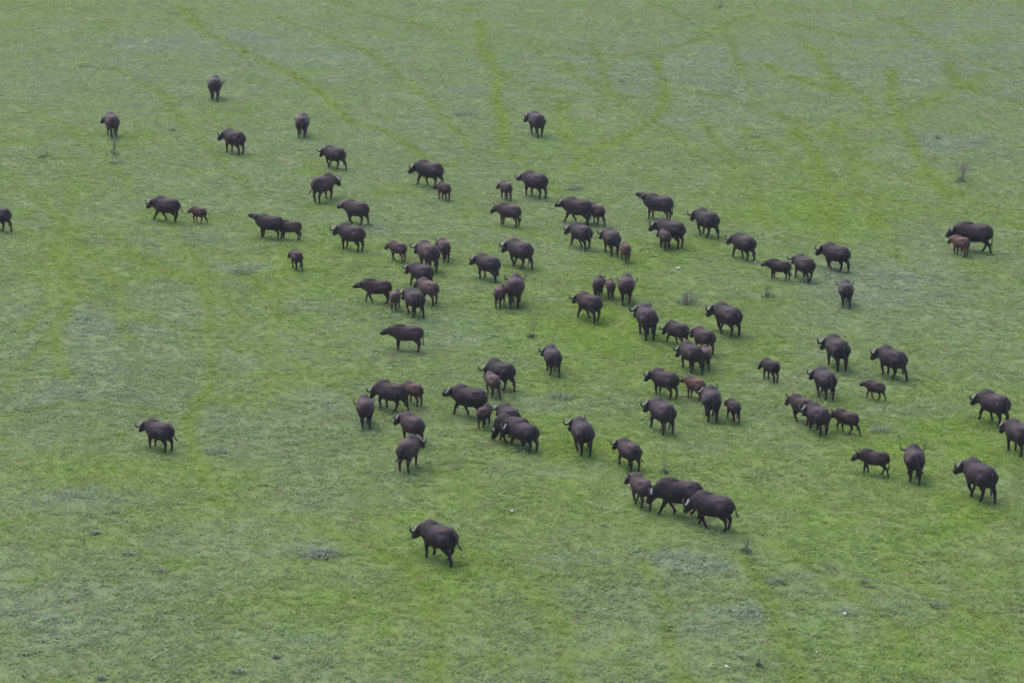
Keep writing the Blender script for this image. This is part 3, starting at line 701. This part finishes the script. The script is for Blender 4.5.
STONES = [
    ('small white stone in the grass below the cow and calf at centre right', 9.37, 170.04, 0.124),
    ('small white stone below the lone buffalo near the trio', 13.82, 171.45, 0.080),
    ('white stone near the bottom edge at right of centre', 8.00, 108.32, 0.082),
    ('white stone lying in the green at lower right', 13.01, 114.25, 0.086),
    ('tiny white stone at the bottom right', 11.51, 110.01, 0.049),
    ('tiny white stone at far lower right', 14.45, 108.11, 0.048),
    ('small white stone right of the nearest buffalo', 0.00, 127.00, 0.077),
    ('tiny white stone at the left edge', -28.90, 172.15, 0.075),
]

for i, row in enumerate(LEAFY):
    nm, lab, px, py, rx, ry, h, n, cm, grp = row
    leafy(nm, lab, px, py, rx, ry, h, n, dict(d=leaf_dk, g=leaf_gy)[cm], 500+i, grp)
for i, row in enumerate(TWIGGY):
    nm, lab, px, py, w_, h, n, stem = row
    twiggy(nm, lab, px, py, w_, h, n, 700+i, stem)
stone_m, nt, bs = material('pale_stone')
nt.link(nt.mix(nt.noise(nt.new('ShaderNodeNewGeometry').outputs['Position'], 14, 3), (.42, .43, .40), (.50, .50, .48)), bs.inputs['Base Color'])
bs.inputs['Roughness'].default_value = .8
for i, (lab, px, py, r) in enumerate(STONES):
    rnd = random.Random(i); V, F = ball((0, 0, r*.35), (r, r*.75, r*.6), 8)
    V = [tuple(v*(1+rnd.uniform(-.12, .12))) for v in V]
    o = link_mesh('stone', V, F, stone_m, None, True); o.location = (px, py, float(land(px, py))+.06); o.rotation_euler = (0, 0, i*1.3)
    o['label'] = lab; o['category'] = 'stone'; o['group'] = 'small white stones in the grass'

# ------------------------------------------------------------------ hide, horn and hair
def coat():
    m, nt, bs = material('buffalo_hide')
    tc = nt.new('ShaderNodeTexCoord').outputs['Object']; pos = nt.new('ShaderNodeNewGeometry').outputs['Position']
    base = nt.new('ShaderNodeObjectInfo').outputs['Color']
    dust = nt.noise(pos, 2.6, 4, .6, .4); hair = nt.noise(pos, 22, 3, .6)
    f = nt.attr('dusty').outputs['Fac']
    c = nt.mix(nt.ramp(dust, .42, .68, 0, .65), base, nt.mix(.55, base, (.048, .027, .032)))
    c = nt.mix(nt.math('MULTIPLY', f, nt.ramp(dust, .35, .6, .15, .75)), c, nt.mix(.62, base, (.108, .068, .074)))
    c = nt.mix(nt.attr('black').outputs['Fac'], c, (.0075, .006, .009))
    v = nt.ramp(hair, .3, .7, .65, 1.35); vv = nt.new('ShaderNodeCombineXYZ')
    for k_ in range(3): nt.link(v, vv.inputs[k_])
    nt.link(nt.mix(1.0, c, vv.outputs[0], 'MULTIPLY'), bs.inputs['Base Color'])
    bs.inputs['Roughness'].default_value = .66; bs.inputs['Specular IOR Level'].default_value = .16
    bp = nt.new('ShaderNodeBump'); bp.inputs['Strength'].default_value = .5; bp.inputs['Distance'].default_value = .02
    nt.link(hair, bp.inputs['Height']); nt.link(bp.outputs[0], bs.inputs['Normal'])
    return m
hide = coat()
def plain(name, a, b, sc, rough):
    m, nt, bs = material(name); tc = nt.new('ShaderNodeTexCoord').outputs['Object']
    nt.link(nt.mix(nt.ramp(nt.noise(tc, sc, 3), .35, .65), a, b), bs.inputs['Base Color']); bs.inputs['Roughness'].default_value = rough
    return m
horn_m, nt, bs = material('horn')
oc = nt.new('ShaderNodeObjectInfo').outputs['Color']; tc = nt.new('ShaderNodeTexCoord').outputs['Object']
nt.link(nt.mix(nt.ramp(nt.noise(tc, 2.2, 3), .35, .62), (.016, .013, .014), oc), bs.inputs['Base Color']); bs.inputs['Roughness'].default_value = .5
hair_m = plain('tail_hair', (.012, .010, .010), (.03, .022, .02), 12, .8)
ear_m = plain('ear_hair', (.022, .016, .017), (.05, .036, .034), 9, .85)
COATS = dict(k=(.0088, .0045, .0064, 1), b=(.022, .0095, .0108, 1), r=(.060, .0225, .0180, 1), t=(.066, .036, .031, 1))

bodies = []
for i, (hx, hy, head, size, kind, pose, hyaw, walk, ct, tail, lab) in enumerate(HERD):
    parts, horns, ears, tl = anatomy(kind, pose, hyaw, walk, tail, i)
    calf = kind == 'calf'
    root = bpy.data.objects.new('buffalo_calf' if calf else 'buffalo', None); COL.objects.link(root)
    root.location = (hx, hy, float(land(hx, hy))-.04); root.rotation_euler = (0, 0, math.radians(head)); root.scale = (size,)*3
    root['label'] = lab; root['category'] = 'buffalo calf' if calf else 'buffalo'; root['group'] = 'herd of buffalo walking across the plain'
    V = []; F = []
    for v, f in parts:
        k_ = len(V); V += [tuple(p) for p in v]; F += [tuple(j+k_ for j in q) for q in f]
    b = link_mesh('body', V, F, hide, root)
    rnd = random.Random(900+i); cc = COATS[ct]; g = rnd.uniform(.6, 1.4)
    b.color = (cc[0]*g, cc[1]*g*rnd.uniform(.95, 1.05), cc[2]*g*rnd.uniform(.9, 1.35 if ct == 'k' else 1.1), 1)
    rm = b.modifiers.new('skin', 'REMESH'); rm.mode = 'VOXEL'; rm.voxel_size = .037; rm.use_smooth_shade = True
    sm = b.modifiers.new('soften', 'SMOOTH'); sm.factor = .5; sm.iterations = 3
    bodies.append((b, calf, rnd.random()))
    hc = rnd.uniform(.07, .11) if ('pale' in lab or 'white' in lab) and 'rump' not in lab else rnd.uniform(.02, .05)
    for v, f in horns: link_mesh('horn', v, f, horn_m, root).color = (hc, hc*.93, hc*.9, 1)
    for v, f in ears: link_mesh('ear', v, f, ear_m, root)
    link_mesh('tail', tl[0], tl[1], hair_m, root)
bpy.context.view_layer.update()
dg = bpy.context.evaluated_depsgraph_get()
def sst(v, a, b): t = np.clip((v-a)/(b-a), 0, 1); return t*t*(3-2*t)
baked = [bpy.data.meshes.new_from_object(b.evaluated_get(dg), depsgraph=dg) for b, _, _ in bodies]
for (b, calf, r), m in zip(bodies, baked):
    b.modifiers.clear(); b.data = m; m.name = 'body'
    co = np.empty(len(m.vertices)*3, np.float32); m.vertices.foreach_get('co', co); co = co.reshape(-1, 3)
    xx, yy, zz = co.T
    wob = .12*fbm(xx*4+r*50, zz*4+yy*3, 5, 3)
    legs = 1-sst(zz+wob, .42, .74); face = sst(np.hypot(xx-.45, yy)+wob, .48, .80)*(xx > 0) if not calf else sst(np.hypot(xx-.45, yy)+wob*.5, .58, .70)*(xx > 0)
    crest = sst(zz+wob*.4, 1.47, 1.55)*(xx > .1)
    rump_dark = sst(-xx+wob, .80, .95)*(np.abs(yy) < .12)
    black = np.clip(np.maximum.reduce([legs*.85, face*(.97 if not calf else .8), crest*.8, rump_dark*.5]), 0, 1)
    float_attr(m, 'black', black)
    d = np.hypot((xx+.45)/.38, (zz-1.28)/.22); d2 = np.hypot((xx+.05)/.5, (zz-1.15)/.28)
    float_attr(m, 'dusty', np.clip(np.exp(-d*d)*(.4+.9*r)+np.exp(-d2*d2)*.5*(1-r), 0, 1))

# ------------------------------------------------------------------ thin moist air over the plain
hz = bpy.data.meshes.new('haze'); E = 9000.0; z0, z1 = -4.0, 46.0
hz.from_pydata([(sx*E, sy*E, z) for z in (z0, z1) for sx, sy in ((-1, -1), (1, -1), (1, 1), (-1, 1))], [],
               [(0, 3, 2, 1), (4, 5, 6, 7), (0, 1, 5, 4), (1, 2, 6, 5), (2, 3, 7, 6), (3, 0, 4, 7)])
hm = bpy.data.materials.new('moist_air'); hm.use_nodes = True; hn = hm.node_tree.nodes; hn.clear()
ho = hn.new('ShaderNodeOutputMaterial'); pv = hn.new('ShaderNodeVolumePrincipled')
pv.inputs['Color'].default_value = (.86, .90, .96, 1); pv.inputs['Density'].default_value = .00012; pv.inputs['Anisotropy'].default_value = .2
hm.node_tree.links.new(pv.outputs[0], ho.inputs['Volume']); hz.materials.append(hm)
hobj = bpy.data.objects.new('haze', hz); COL.objects.link(hobj); hobj['kind'] = 'stuff'; hobj['label'] = 'thin pale haze over the whole plain'; hobj['category'] = 'haze'
